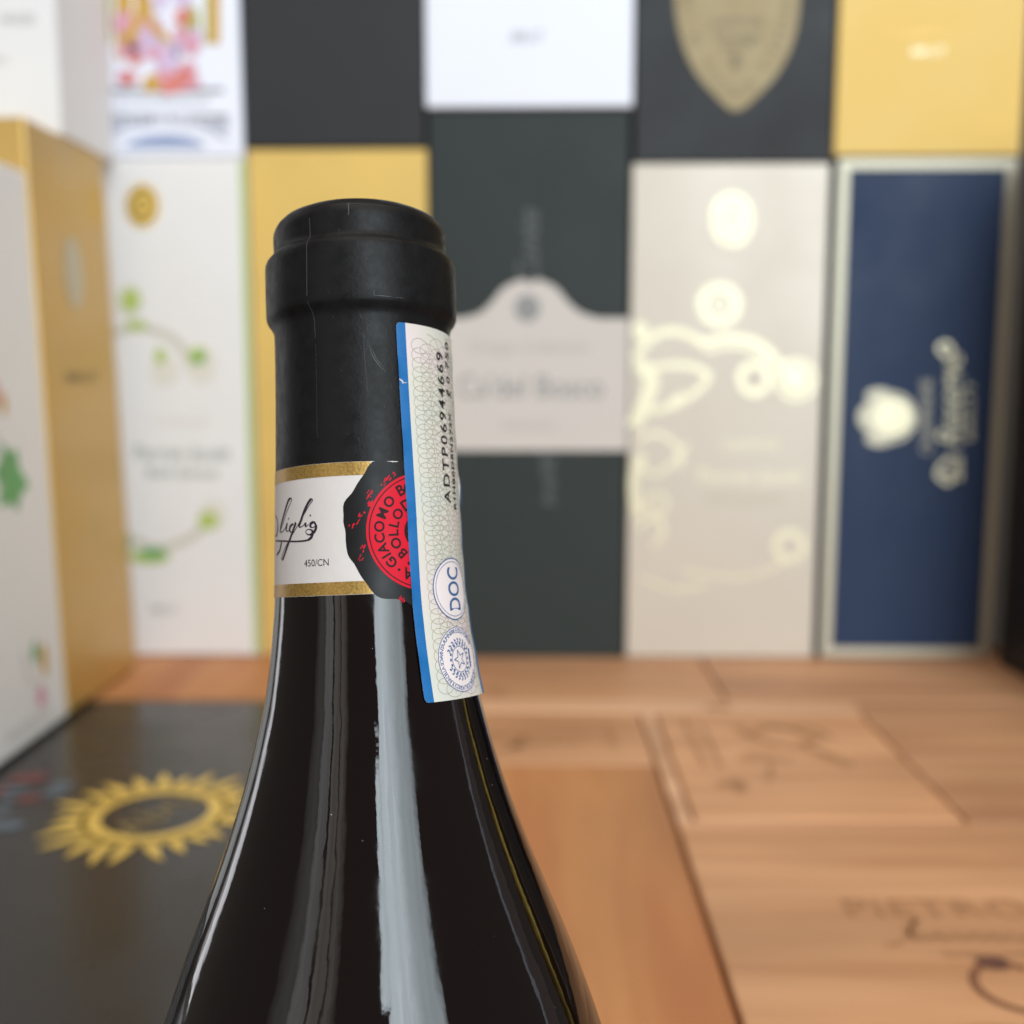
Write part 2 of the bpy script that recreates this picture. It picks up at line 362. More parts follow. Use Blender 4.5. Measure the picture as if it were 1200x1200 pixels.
crate('smooth orange brown crate standing right behind the bottle', -45, 62, 189.2, 501, 1, 'wood_orange', 'y')
c, f = crate('light wooden crate with a faint square crest stamped on its lid', 71, 186, 437, 583, 1, 'wood')
st = [rect(84, 500, 87, 570), rect(92, 498, 94.5, 560)]
st += [stroke([(112, 560), (118, 540), (130, 528), (146, 520), (156, 500)], 6), stroke([(124, 560), (150, 556), (158, 540)], 5), stroke([(118, 548), (134, 556), (150, 540), (140, 530)], 5),
       rect(104, 508, 130, 511), rect(108, 516, 124, 518.5), stroke([(118, 500), (112, 480)], 3), stroke([(88, 474), (98, 478), (96, 466)], 6)]
print_on('crest_stamp', merge(*st), f, .4, M['brand'], c)
c, f = crate('large light crate at the front right stamped with the word PIETRO', 63, 330, 189.2, 436, 1, 'wood')
print_on('lettering', text('PIETRO BEC', 13, 166, 361, width=106, spacing=1.08), f, .4, M['brand'], c)
scr = []
for k in range(10):
    x = 133 + k * 6.2
    scr += [stroke([(x - 2.4, 339), (x - .2, 343.5), (x + .8, 338.5), (x + 3.4, 342)], 1.5, 4)]
scr.append(stroke([(119, 336), (124, 337), (130, 344), (135, 352), (130, 346), (130, 338)], 2.0))
print_on('script_lettering', merge(*scr), f, .4, M['brand'], c)
print_on('rule', rect(136, 329, 230, 331.5), f, .4, M['brand'], c)
print_on('initial', merge(stroke([(159, 322), (152, 325), (143, 321), (139, 312), (142, 303), (150, 298), (158, 299)], 2.6),
         stroke([(174, 312), (168, 314), (164, 308), (166, 301), (172, 301), (174, 312), (175, 299)], 2.4), stroke([(182, 320), (181, 300)], 2.4)), f, .4, M['branddark'], c)
print_on('knot', disc(150, 325, 5.5, 4, 20), f, .45, M['knot'], c)
print_each('grain_line', [stroke([(118, 287), (132, 291), (150, 289), (190, 284)], .9), stroke([(96, 262), (103, 266), (112, 262)], 1.2)], f, .4, M['brand'], c)
crate('tan wooden crate at the right in front of the black box', 187, 330, 515, 605, 1, 'wood_dusk')
crate('tan wooden crate at the right behind the large stamped crate', 187, 330, 437, 514, 1, 'wood_dusk')

# ------------------------------------------------------------------ flat black box with the golden sun
sb = thing('sun_box', 'flat black box printed with a golden sun, lying left of the bottle', 'box', (-200, 400, ZT))
ox, oy = 200, -400
H = ZF - ZT
box_mesh('carton', -380 + ox, -46 + ox, 189.5 + oy, 600 + oy, 0, H, 1.5, M['sunbox'], sb)
f = top(ox, oy, H)
SX, SY = -161, 438
rays = []
nr = 24
for k in range(nr):
    a = 360 * k / nr + random.uniform(-3, 3); L = random.uniform(42, 51); hw = R(6.6)
    bend = random.uniform(-2, 6)
    pts_l, pts_r = [], []
    for q in range(5):
        t = q / 4; rr = 28.5 + (L - 28.5) * t; aa = R(a + bend * t * t); hh = hw * (1 - t) ** .95 + .008
        pts_l.append((SX + rr * math.cos(aa + hh), SY + rr * math.sin(aa + hh))); pts_r.append((SX + rr * math.cos(aa - hh), SY + rr * math.sin(aa - hh)))
    V, F = [], []
    for q in range(5): V += [pts_l[q], pts_r[q]]
    for q in range(4): F.append((2 * q, 2 * q + 1, 2 * q + 3, 2 * q + 2))
    rays.append((V, F))
print_on('sun_emblem', merge(ring(SX, SY, 22.5, 30.5, 64), *rays), f, .35, M['sungold'], sb)
print_on('lettering', merge(text('Abril', 17, SX - 1, SY, width=46, rot=72, shear=.2), stroke([(SX + 14, SY + 6), (SX + 16, SY + 20)], 1.5)), f, .35, M['sunlet'], sb)
fl = []
for k in range(7):
    fl.append(disc(-236 + random.uniform(-14, 14), 462 + random.uniform(-14, 20), random.uniform(5, 9), random.uniform(4, 7), 12))
print_each('red_flower_print', [*fl[:4]], f, .35, M['dullred'], sb)
fl = []
for k in range(8): fl.append(disc(-222 + random.uniform(-13, 10), 452 + random.uniform(-30, 18), random.uniform(4, 8), random.uniform(3, 6), 12))
print_each('blue_flower_print', [*fl], f, .35, M['dullblue'], sb)

# ------------------------------------------------------------------ gift boxes
def gift_box(label, x0, x1, y0, y1, z0, z1, m, group=None, bevel=1.2, name='gift_box'):
    t = thing(name, label, 'box', (x0, y0, z0), group)
    box_mesh('carton', 0, x1 - x0, 0, y1 - y0, 0, z1 - z0, bevel, M[m], t)
    return t
GB = 'upright gift boxes'
def W(px, py, y=700.0):
    """photograph position (1200 px) of a detail measured on an upright plane at depth y (mm): x, z in mm"""
    d = Vector(((px - 600) / 1250, -(py - 600) / 1250, -1)); d.rotate(Euler((R(90) - PITCH, 0, YAW)))
    d *= y / d.y
    return d.x, d.z
def on(shape, y=700.0):
    return [W(px, py, y) for px, py in shape[0]], shape[1]
face = lambda x0, y0, z0, y: (lambda u, v, off: (u - x0, y - y0 - off, v - z0))     # world x, z on a front face of a box rooted at x0, y0, z0
Z0 = ZF + .3

# lower row ----------------------------------------------------------------
b = gift_box('tall white box with lime green vine print, half hidden behind the gold box', -312, -181.5, 700, 800, Z0, 137.5, 'white', GB)
f = face(-312, 700, Z0, 700)
print_on('green_edge', rect(-185, Z0 + 2, -181.9, 136), f, .3, M['greenedge'], b)
print_on('medallion', on(merge(disc(167, 241, 20, 26))), f, .3, M['sungold'], b)
print_on('medallion_ring', on(merge(ring(167, 241, 13, 16, sy=1.3), text('0', 22, 167, 241))), f, .5, M['oldgold_dark'], b)
print_each('vine_stem', [on(q) for q in (stroke([(130, 392), (160, 384), (195, 392), (215, 410), (225, 430)], 9), stroke([(150, 630), (185, 642), (220, 632), (245, 612)], 9),)], f, .3, M['stem'], b)
print_each('petal', [on(q) for q in (disc(193, 434, 17, 19, 24), disc(236, 428, 18, 22, 24), disc(250, 604, 16, 18, 24), disc(152, 352, 16, 20, 24),)], f, .25, M['petal'], b)
print_each('vine_leaf', [on(q) for q in (disc(153, 352, 12, 14, 16), disc(188, 417, 7, 10, 16), disc(232, 417, 11, 11, 16), disc(160, 381, 14, 6, 16), disc(244, 610, 12, 11, 16), disc(176, 652, 24, 9, 16),)], f, .4, M['leaf'], b)
print_each('dark_leaf', [on(q) for q in (disc(180, 648, 16, 6, 16), disc(148, 640, 5, 20, 16), disc(234, 420, 6, 6, 12),)], f, .75, M['leafdark'], b)
print_on('heading', on(text('CHAMPAGNE', -10, 212, 494, width=66)), f, .3, M['petal'], b)
print_on('lettering', on(merge(text('Perrier-Jouët', -19, 214, 530, width=112), text('Belle Epoque', -13, 214, 553, width=84))), f, .3, M['sageprint'], b)
print_on('small_print', on(text('BRUT', -9, 193, 714, width=30)), f, .3, M['greyprint'], b)
b = gift_box('plain bright gold box directly behind the bottle cap', -180.3, -65.6, 701, 800, Z0, 143.2, 'gold', GB)

b = gift_box('tall green-black box with a white arched label', -64.6, 63.6, 700, 800, Z0, 166.6, 'green_black', GB)
f = face(-64.6, 700, Z0, 700)
xs = [(501, 528), (501, 373)] + smooth_pts([(540, 373), (562, 367), (578, 352), (592, 336), (621, 326), (650, 336), (664, 352), (680, 366), (702, 373)], 4) + [(737.5, 373), (735, 528)]
print_on('arched_label', on(poly(xs)), f, .4, M['labelcard'], b)
print_on('crest', on(merge(disc(618, 361, 15, 16, 24))), f, .7, M['greyprint'], b)
print_on('lettering', on(merge(text("Ca'del Bosco", -28, 622, 452, width=170))), f, .7, M['greyprint'], b)
print_each('small_lettering', [on(q) for q in (text('Vintage Collection', -15, 620, 405, width=140, shear=.3), text('FRANCIACORTA', -9, 620, 498, width=62))], f, .7, M['paleprint'], b)
print_each('script_lettering', [on(q) for q in (text('Cuvée', -26, 618, 288, width=86, shear=.3, rot=-90), text('Prestige', -18, 640, 560, width=66, shear=.3, rot=-100))], f, .4, M['faintprint'], b)

b = gift_box('cream pearl box embossed with shiny gold vines', 65.2, 190.4, 700, 800, Z0, 133.2, 'cream', GB)
f = face(65.2, 700, Z0, 700)
print_on('medallion', on(disc(858, 257, 25, 32)), f, .3, M['foil'], b)
print_on('medallion_relief', on(merge(ring(858, 257, 16, 19, sy=1.3), text('0', 28, 858, 257))), f, .6, M['silver'], b)
print_each('vine_emboss', [on(q) for q in (ring(843, 357, 15, 26, 32), ring(843, 357, 5, 9, 20), ring(884, 444, 12, 21, 32), disc(933, 445, 14, 16, 28), ring(933, 445, 19, 25, 32),
    stroke([(822, 404), (850, 395), (885, 401), (908, 420), (918, 440)], 9), stroke([(826, 412), (856, 405), (884, 412), (900, 428)], 5), stroke([(742, 420), (770, 392), (800, 390), (826, 404)], 9),
    stroke([(756, 432), (800, 428), (830, 440), (812, 462), (785, 478)], 8), stroke([(746, 424), (764, 446), (752, 480), (742, 500)], 16), stroke([(752, 480), (775, 480), (800, 462)], 8), disc(750, 388, 9, 11, 20))], f, .3, M['foil'], b)
print_each('lower_vine_emboss', [on(q) for q in (stroke([(748, 516), (770, 508), (794, 524), (798, 548)], 6), stroke([(752, 532), (742, 566), (748, 606)], 12), stroke([(744, 540), (768, 556), (790, 540), (806, 520)], 5), ring(770, 590, 9, 14, 24), stroke([(746, 620), (766, 606), (778, 622), (764, 640)], 6), stroke([(750, 676), (790, 690), (830, 684)], 4), ring(925, 640, 12, 20, 28),
    stroke([(925, 655), (890, 672), (850, 676), (800, 668)], 4))], f, .3, M['foil'], b)
print_on('heading', on(text('CHAMPAGNE', -13, 880, 521, width=66)), f, .3, M['foil'], b)
print_on('lettering', on(merge(text('Perrier-Jouët', -19, 880, 557, width=122))), f, .3, M['foil'], b)
print_on('small_lettering', on(text('Belle Epoque Rosé', -12, 874, 583, width=90)), f, .3, M['silver'], b)

b = gift_box('navy blue box with a pale metallic frame and crowned emblem', 194.2, 308.8, 700, 800, Z0, 136.8, 'navy', GB)
f = face(194.2, 700, Z0, 700)
fr = []
x0, x1, z0, z1 = 195.6, 307.4, Z0 + 1.4, 135.4
for (a, c_, e, g) in ((x0, z0, x0 + 6.5, z1), (x1 - 6.5, z0, x1, z1), (x0 + 6.5, z0, x1 - 6.5, z0 + 6), (x0 + 6.5, z1 - 6, x1 - 6.5, z1)): fr.append(rect(a, c_, e, g))
print_on('foil_frame', merge(*fr), f, .5, M['silver'], b)
emb = (disc(1046, 489, 23, 22, 32), disc(1022, 489, 17, 18, 24), ring(1044, 489, 25, 30, 32), disc(1030, 464, 16, 9, 20), disc(1030, 514, 16, 9, 20))
print_each('emblem_piece', [on(q) for q in emb[1:]], f, .5, M['silver'], b)
print_on('crowned_emblem', on(emb[0]), f, .7, M['foil'], b)
print_on('lettering', on(text('CHAMPAGNE', -13, 1085, 488, width=86, rot=-90)), f, .5, M['silver'], b)
print_on('script_lettering', on(merge(text('La Reserve', -30, 1112, 488, width=150, rot=-90, shear=.35), stroke([(1108, 418), (1100, 408), (1110, 402), (1118, 420), (1112, 450)], 5),
      stroke([(1106, 540), (1098, 556), (1112, 566), (1120, 548)], 5), text('BRUT', -9, 1136, 480, width=70, rot=-90))), f, .5, M['foil'], b)
b = gift_box('plain black box standing at the far right edge', 309.6, 400, 560, 690, Z0, 136, 'blackcard', GB)

b = gift_box('out-of-view shiny gold box added for its reflection, standing turned on the dark table to the right of the crates', 520, 590, 500, 590, ZT + .3, 150, 'shinygold', GB)  # added out of view for the gold line in the bottle glass
b.rotation_euler = (0, 0, R(-23))  # turned so its face passes the window glint to the bottle
b = gift_box('out-of-view lilac white box added for its reflection, standing on the dark table to the right of the crates', 560, 650, 300, 380, ZT + .3, 140, 'coolwhite', GB)  # added out of view for a pale line in the bottle glass

# upper row -----------------------------------------------------------------
b = gift_box('white box printed with an arched garden of pink flowers, upper left', -289, -182.2, 700, 800, 138.1, 440, 'coolwhite', GB)
f = face(-289, 700, 138.1, 700)
print_each('grey_bar', [on(q) for q in (rect(118, 103, 262, 109), rect(117, 134, 268, 139),)], f, .3, M['greyprint'], b)
print_each('column', [on(q) for q in (rect(113, -60, 123, 54), rect(136, -60, 155, 70), rect(246, -60, 258, 52),)], f, .3, M['amber'], b)
print_each('green_column', [on(q) for q in (rect(124, -60, 131, 52), rect(240, -60, 245, 52), disc(222, 30, 12, 26, 20),)], f, .3, M['olive'], b)
pk, lc, co = [], [], []
for k in range(15):
    pk.append(disc(178 + random.uniform(-44, 50), 70 + random.uniform(-46, 28), random.uniform(7, 14), random.uniform(7, 13), 14))
    lc.append(disc(190 + random.uniform(-34, 40), 42 + random.uniform(-60, 34), random.uniform(7, 15), random.uniform(7, 15), 14))
for (x, y, r_) in ((205, 98, 12), (216, 90, 11), (152, 92, 9), (214, 20, 10), (160, 70, 8), (196, 104, 8)): co.append(disc(x, y, r_, r_ * .9, 14))
print_each('lilac_flower', [on(q) for q in (*lc,)], f, .45, M['lilac'], b)
print_each('pink_flower', [on(q) for q in (*pk,)], f, .6, M['pink'], b)
print_each('coral_flower', [on(q) for q in (*co,)], f, .75, M['coral'], b)
print_each('amber_flower', [on(q) for q in (disc(178, 98, 10, 11, 16), stroke([(160, -40), (165, 10), (150, 50)], 12), stroke([(170, -10), (180, 30), (200, 50)], 9),)], f, .7, M['amber'], b)
print_on('heading', on(text('CHAMPAGNE', -7, 192, 118, width=106)), f, .3, M['greyprint'], b)
print_on('arch_panel', on(poly([(122, 162), (120, 141), (268, 141), (266, 164), (236, 150), (195, 143.5), (156, 149)])), f, .35, M['archgrey'], b)
arc = merge(*[text(ch, -14, 128 + 11.2 * i, 156 - 15 * math.sin(math.pi * (i + .5) / 13), width=9, rot=-22 + 44 * i / 12, bold=.02) for i, ch in enumerate('PORT ARGENTON') if ch != ' '])
print_on('arched_lettering', on(arc), f, .6, M['coolwhite'], b)
print_on('blue_dome', on(poly([(146, 173)] + [(194 - 46 * math.cos(math.pi * i / 16), 173 - 15 * math.sin(math.pi * i / 16)) for i in range(17)] + [(242, 173)])), f, .3, M['bluegrey'], b)

b = gift_box('plain charcoal box at the top, left of the small white box', -181, -66.5, 699, 800, 143.8, 440, 'darkcard', GB)
b = gift_box('white box at the top centre with a tiny grey word', -65.4, 64.6, 697, 800, 167.2, 440, 'coolwhite', GB)
f = face(-65.4, 697, 167.2, 697)
print_on('small_lettering', on(text('BRUT', -13, 618, 43, width=38, shear=.2), 697), f, .3, M['greyprint'], b)
b = gift_box('charcoal box at the top with an old-gold shield', 66, 190.8, 700, 800, 133.8, 440, 'darkcard', GB)
f = face(66, 700, 133.8, 700)
sh = smooth_pts([(790, -50), (791, 0), (797, 42), (812, 80), (836, 110), (862, 130), (890, 110), (915, 80), (931, 42), (937, 0), (938, -50)], 5)
print_on('shield', on(poly(sh)), f, .4, M['oldgold'], b)
def along(pts, s, h, wd):
    P = smooth_pts(pts, 8); L = [0]
    for a, q in zip(P, P[1:]): L.append(L[-1] + (Vector(q) - Vector(a)).length)
    out = []
    for i, ch in enumerate(s):
        if ch == ' ': continue
        d = L[-1] * (i + .5) / len(s)
        k = max(j for j in range(len(L)) if L[j] <= d); k = min(k, len(P) - 2)
        tdir = Vector(P[k + 1]) - Vector(P[k])
        out.append(text(ch, -h, P[k][0], P[k][1], width=wd, rot=math.degrees(math.atan2(tdir.y, tdir.x))))
    return merge(*out)
rim = along([(804, -20), (806, 10), (812, 40), (826, 72), (845, 98), (861, 109), (880, 98), (900, 72), (914, 42), (921, 10), (924, -20)], 'MOET ET CHANDON A EPERNAY', 9, 7)
print_on('shield_lettering', on(merge(rim, text('CHAMPAGNE', -9, 863, 26, width=64), text('Vintage', -12, 863, 42, width=58), text('BRUT', -7, 863, 56, width=34), disc(862, 72, 6, 8, 10))), f, .7, M['oldgold_dark'], b)
b = gift_box('bright gold box at the top right corner', 192, 309, 700, 800, 137.4, 440, 'gold', GB)
f = face(192, 700, 137.4, 700)
print_on('small_lettering', on(text('CHAMPAGNE', -9, 1088, 40, width=78)), f, .3, M['goldside'], b)
print_on('year', on(text('BRUT', -10, 1089, 60, width=40)), f, .3, M['foil'], b)

# boxes along the left side, turned to look right and leaning a little to the left
def side_box(label, x0, x1, y0, y1, z0, z1, m, lean=R(-1.25)):
    t = thing('gift_box', label, 'box', (x0, y0, z0), GB)
    t.rotation_euler = (0, lean, 0)
    box_mesh('carton', 0, x1 - x0, 0, y1 - y0, 0, z1 - z0, 1.4, M[m], t)
    return t, lambda u, v, off: (x1 - x0 + off, u - y0, v - z0)
b, f = side_box('satin gold box seen edge on at the left, between two white boxes', -346, -253.5, 566, 668, Z0, 130.5, 'goldside')
print_on('oval_emblem', disc(614, 56, 12, 20, 28), f, .3, M['silver'], b)
print_on('emblem_lettering', text('BRUT', 6, 616, -3, width=44), f, .3, M['oldgold_dark'], b)
b, f = side_box('white box at the near left edge with green leaf and fruit prints', -350, -253.5, 420, 564, Z0, 102, 'white')
print_each('leaf_print', [poly([(506, -48), (513, -42), (516, -34), (522, -40), (530, -38), (531, -48), (540, -58), (530, -62), (526, -70), (518, -64), (508, -66), (510, -56)]), poly([(528, -142), (533, -136), (536, -146), (530, -150)])], f, .3, M['leafdark'], b)
print_each('fruit_print', [disc(541, -150, 4, 9, 16), disc(520, -16, 3, 6, 12)], f, .3, M['amber'], b)
print_each('flower_print', [disc(535, -168, 5, 6, 14), disc(512, -10, 5, 7, 14)], f, .3, M['pink'], b)
print_each('sketch_print', [stroke([(500, -20), (512, -34), (518, -48), (508, -60)], 1.4), stroke([(518, -140), (524, -156), (530, -160)], 1.2), text('PROSECCO', 5, 520, -178, width=46)], f, .3, M['paleprint'], b)
b = gift_box('white box at the top left corner, on the gold box', -372, -261, 612, 690, 133.2, 440, 'white', GB)
b.rotation_euler = (0, 0, 0)
f = face(-372, 612, 133.2, 612)
print_on('lettering', on(text('NOOD', -12, 21, 22, width=40), 612), f, .3, M['greyprint'], b)
print_on('small_print', on(text('BRUT', -9, 1, 70, width=20), 612), f, .3, M['paleprint'], b)

# ------------------------------------------------------------------ the bottle, leaning back against the crate edge
AX = Vector((-0.04122191, 0.19848714, 0.97923624)).normalized()
SD = Vector((0.98830487, 0.15210999, 0.0107716)); SD = (SD - AX * SD.dot(AX)).normalized()
BK = AX.cross(SD)
REF = Vector((-26.687, 176.0, -36.798))            # neck axis at the lower edge of the collar label
BASE = -230.0
bot = thing('wine_bottle', 'dark glass wine bottle with black capsule leaning in the foreground', 'bottle', REF + AX * BASE)
bot.rotation_mode = 'QUATERNION'
bot.rotation_quaternion = Matrix((SD, BK, AX)).transposed().to_quaternion()
PROF = [(64.6, 0), (64.75, 6), (64.65, 9), (64.2, 11.8), (63.5, 13.2), (62.7, 14.0), (61.9, 14.45), (61.4, 14.62), (61.0, 14.68), (60.5, 14.70), (58.4, 14.66), (57.7, 14.72), (57.3, 14.95), (56.8, 15.45), (56.3, 15.88), (55.7, 16.1), (54.7, 16.15), (51, 16.15),
        (47.4, 16.13), (46.7, 16.05), (46.2, 15.85), (45.6, 15.4), (44.9, 15.02), (44.2, 14.86), (42.6, 14.82), (40.5, 14.82), (31.65, 14.914), (22.72, 15.105), (14.12, 15.339), (6.9, 15.536), (0, 15.748), (-7.42, 16.409), (-16.1, 17.618), (-21.6, 18.841),
        (-28.62, 20.669), (-35.6, 22.893), (-42.55, 25.368), (-49.45, 28.05), (-56.32, 30.75), (-63.15, 33.2), (-69.65, 35.3), (-78, 37.7), (-88, 39.9), (-98, 41.3), (-110, 42.2), (-122, 42.5), (-224, 42.5)]
def prof_interp(s):
    """smooth (monotone cubic) radius at height s below the capsule top"""
    P = PROF[::-1]
    for i in range(len(P) - 1):
        if P[i][0] <= s <= P[i + 1][0]:
            h = P[i + 1][0] - P[i][0]; dlt = lambda j: (P[j + 1][1] - P[j][1]) / max(P[j + 1][0] - P[j][0], 1e-6)
            def m(j):
                if j <= 0: return dlt(0)
                if j >= len(P) - 1: return dlt(len(P) - 2)
                a, c_ = dlt(j - 1), dlt(j)
                return 0 if a * c_ <= 0 else 2 * a * c_ / (a + c_)
            t = (s - P[i][0]) / h
            return (P[i][1] * (2 * t ** 3 - 3 * t * t + 1) + m(i) * h * (t ** 3 - 2 * t * t + t) + P[i + 1][1] * (-2 * t ** 3 + 3 * t * t) + m(i + 1) * h * (t ** 3 - t * t))
    return P[-1][1]
def lathe(name, ring_list, material, parent, seg=160):
    V, F = [], []
    for s, r in ring_list:
        for i in range(seg):
            a = 2 * math.pi * i / seg; V.append((r * math.sin(a), -r * math.cos(a), s - BASE))
    n = len(ring_list)
    for k in range(n - 1):
        for i in range(seg):
            a, c_ = k * seg + i, k * seg + (i + 1) % seg
            F.append((a, a + seg, c_ + seg, c_))
    F.append(tuple(range(seg - 1, -1, -1)) if ring_list[0][0] < ring_list[-1][0] else tuple(range(seg)))
    F.append(tuple((n - 1) * seg + i for i in range(seg)))
    return link(name, V, F, material, parent, True)
gl = [(9.9, 15.15)] + [(s / 2, prof_interp(s / 2)) for s in range(17, -244, -1)]
gl += [(s, prof_interp(s)) for s in range(-123, -224, -4)] + [(-225, 42.4), (-227, 41.9), (-228.8, 40.8), (-229.8, 39.2), (-230, 37), (-229, 33), (-222, 20), (-218, 8), (-217, .5)]
glass = lathe('glass_body', gl, M['glass'], bot, 192)
cp = [(64.6, .2)] + [p for p in PROF[1:25]] + [(s / 1.0, prof_interp(s)) for s in range(39, 8, -1)] + [(8.6, 15.4), (8.6, 15.2)]
caps = lathe('capsule', cp, M['capsule'], bot, 160)

def B(arc, s, off, rref=None):
    """point on the bottle: arc length (mm, right of the camera side) and height s, off mm proud"""
    r = prof_interp(s); th = arc / (rref or r)
    r += off
    return (r * math.sin(th), -r * math.cos(th), s - BASE)
bmap = lambda u, v, off: B(u, v, off, 15.6)
def sub_rect(u0, u1, v0, v1, nu, nv):
    V = [(u0 + (u1 - u0) * i / nu, v0 + (v1 - v0) * j / nv) for j in range(nv + 1) for i in range(nu + 1)]
    F = [(j * (nu + 1) + i, j * (nu + 1) + i + 1, (j + 1) * (nu + 1) + i + 1, (j + 1) * (nu + 1) + i) for j in range(nv) for i in range(nu)]
    return V, F
# seams and scratches on the capsule
sm = [stroke([(-8.9, 60.6), (-8.88, 58.6), (-8.6, 55), (-8.75, 47.6)], .14, 10), stroke([(-8.7, 46.6), (-8.35, 44), (-8.25, 41)], .10, 8), stroke([(-8.2, 40), (-8.2, 25)], .05, 12),
      stroke([(-1.9, 62.6), (-1.8, 61), (-1.9, 60.4)], .16, 4)]
print_on('seam', merge(*sm), bmap, .035, M['seam'], caps)
sc_ = [stroke([(1.0, 39.2), (1.5, 37.6), (2.6, 36.0), (3.6, 35.2)], .12, 8, True), stroke([(1.35, 38.8), (2.2, 37.0), (3.3, 35.8)], .09, 8, True), stroke([(0.1, 41.5), (.2, 37), (.6, 31)], .05, 10, True)]
for k in range(15):
    u, v = random.uniform(-6, 5), random.uniform(24, 60); q = random.uniform(-.3, .3)
    sc_.append(stroke([(u, v), (u + .15 + q, v - random.uniform(.1, .8))], random.uniform(.03, .06), 1))
print_on('scratch', merge(*sc_), bmap, .035, M['scratch'], caps)
print_on('edge_wear', merge(stroke([(1.8, 47.0), (3.4, 46.95), (4.6, 46.9)], .10, 8, True), stroke([(5.0, 46.85), (6.6, 46.9)], .07, 6, True), stroke([(-7, 62.3), (-2, 62.35), (3, 62.3), (9, 62.25)], .05, 10, True)), bmap, .03, M['seam'], caps)

# a few specks of dust on the glass
for k in range(16):
    u, v = random.uniform(-17, 19), random.uniform(-66, -4); q = random.uniform(.04, .10)
    print_on('dust_speck', disc(u, v, q, q * random.uniform(.7, 1.5), 8), bmap, .03, M['scratch'] if k % 2 else M['greyprint'], glass)

# collar label ---------------------------------------------------------------
lab = print_on('collar_label', sub_rect(-49, 40, .25, 20.88, 180, 12), bmap, .07, M['paper'], bot)
gb_ = [sub_rect(-49, 0.6, 18.75, 20.85, 110, 2), sub_rect(-49, 0.3, .3, 2.3, 110, 2)]
for k, g in enumerate(gb_): print_on('gold_band', g, bmap, .10, M['goldband'], lab)
SIG = [[(-21.17, 13.79), (-19.55, 12.89), (-19.09, 11.53), (-19.79, 10.48), (-21.02, 10.33)], [(-17.98, 10.8), (-16.71, 12.02), (-15.51, 13.67), (-14.46, 14.89), (-13.88, 15.7), (-14.26, 15.91), (-14.87, 15.57), (-15.74, 14.34), (-16.71, 12.9), (-17.55, 11.65), (-17.72, 10.83), (-16.97, 10.74), (-15.82, 11.31), (-15.28, 12.03), (-15.5, 11.11), (-15.11, 10.72), (-14.38, 10.95)],
       [(-13.41, 11.79), (-14.15, 11.52), (-14.45, 10.89), (-13.96, 10.54), (-13.27, 11.03), (-12.79, 11.96), (-13.52, 10.73), (-14.45, 9.28), (-15.49, 7.83), (-16.56, 6.48), (-17.09, 6.35), (-16.93, 6.93), (-15.49, 8.48), (-13.7, 10.09), (-12.33, 11.5), (-11.09, 12.91), (-9.94, 14.33), (-9.18, 15.17), (-9.39, 15.42), (-9.94, 14.97), (-10.79, 13.75), (-11.54, 12.31), (-12.01, 11.42), (-11.7, 11.14), (-10.81, 11.51)],
       [(-10.66, 11.82), (-10.52, 11.17), (-9.97, 11.46)], [(-9.03, 11.82), (-9.56, 11.54), (-9.56, 11.07), (-8.96, 10.97), (-8.59, 11.48), (-8.9, 11.82), (-8.52, 11.05), (-8.91, 10.23), (-9.71, 9.85), (-10.39, 10.06), (-10.53, 10.49), (-9.97, 10.71), (-9.3, 10.46), (-9.25, 9.83), (-9.71, 9.22), (-10.82, 8.96), (-13.34, 9.0), (-16.18, 9.23), (-20.98, 9.55)], [(-17.23, 9.23), (-17.51, 8.59), (-18.14, 7.75), (-19.71, 7.17)]]
pen = lambda d, t: .55 + .75 * max(0, -(d.x * .6 + d.y * .8)) + (.45 if d.y < -.3 else 0)
print_on('signature', merge(*[stroke(s, .27, 8, pen) for s in SIG], disc(-14.78, 12.71, .15, .16, 10), disc(-9.62, 12.86, .15, .16, 10)), bmap, .11, M['ink'], lab)
print_on('small_print', text('450/CN', 1.12, -8.65, 5.45, width=4.55), bmap, .11, M['ink'], lab)

# printed wax seal on the collar ----------------------------------------------
SC_U, SC_V = 8.94, 9.8
TAB = [(90, 11.3), (110, 11.7), (127, 13.6), (138, 13.0), (150, 12.9), (160, 13.5), (170, 13.0), (180, 12.5), (195, 12.65), (205, 12.2), (217, 12.3), (231, 12.7), (249, 11.35), (264, 12.2), (285, 11.8), (310, 12.4), (340, 11.8), (360, 12.2), (390, 12), (420, 12), (450, 11.3)]
def seal_r(a):
    a = (a - 90) % 360 + 90
    for (a0, r0), (a1, r1) in zip(TAB, TAB[1:]):
        if a0 <= a <= a1:
            t = (a - a0) / (a1 - a0); t = t * t * (3 - 2 * t); return r0 + (r1 - r0) * t
    return 12
V, F = [(SC_U, SC_V)], []
NR, NA = 24, 140
for k in range(1, NR + 1):
    for i in range(NA):
        a = 360 * i / NA; rr = seal_r(a) * k / NR; V.append((SC_U + rr * math.cos(R(a)), SC_V + rr * math.sin(R(a))))
for i in range(NA): F.append((0, 1 + i, 1 + (i + 1) % NA))
for k in range(NR - 1):
    for i in range(NA):
        a, c_ = 1 + k * NA + i, 1 + k * NA + (i + 1) % NA; F.append((a, a + NA, c_ + NA, c_))
V = [(u, min(v, 20.95)) for u, v in V]
seal = print_on('printed_seal', (V, F), bmap, .13, M['black_print'], bot)
print_on('seal_disc', disc(SC_U, SC_V, 9.31, n=120, rings=18), bmap, .17, M['red'], seal)
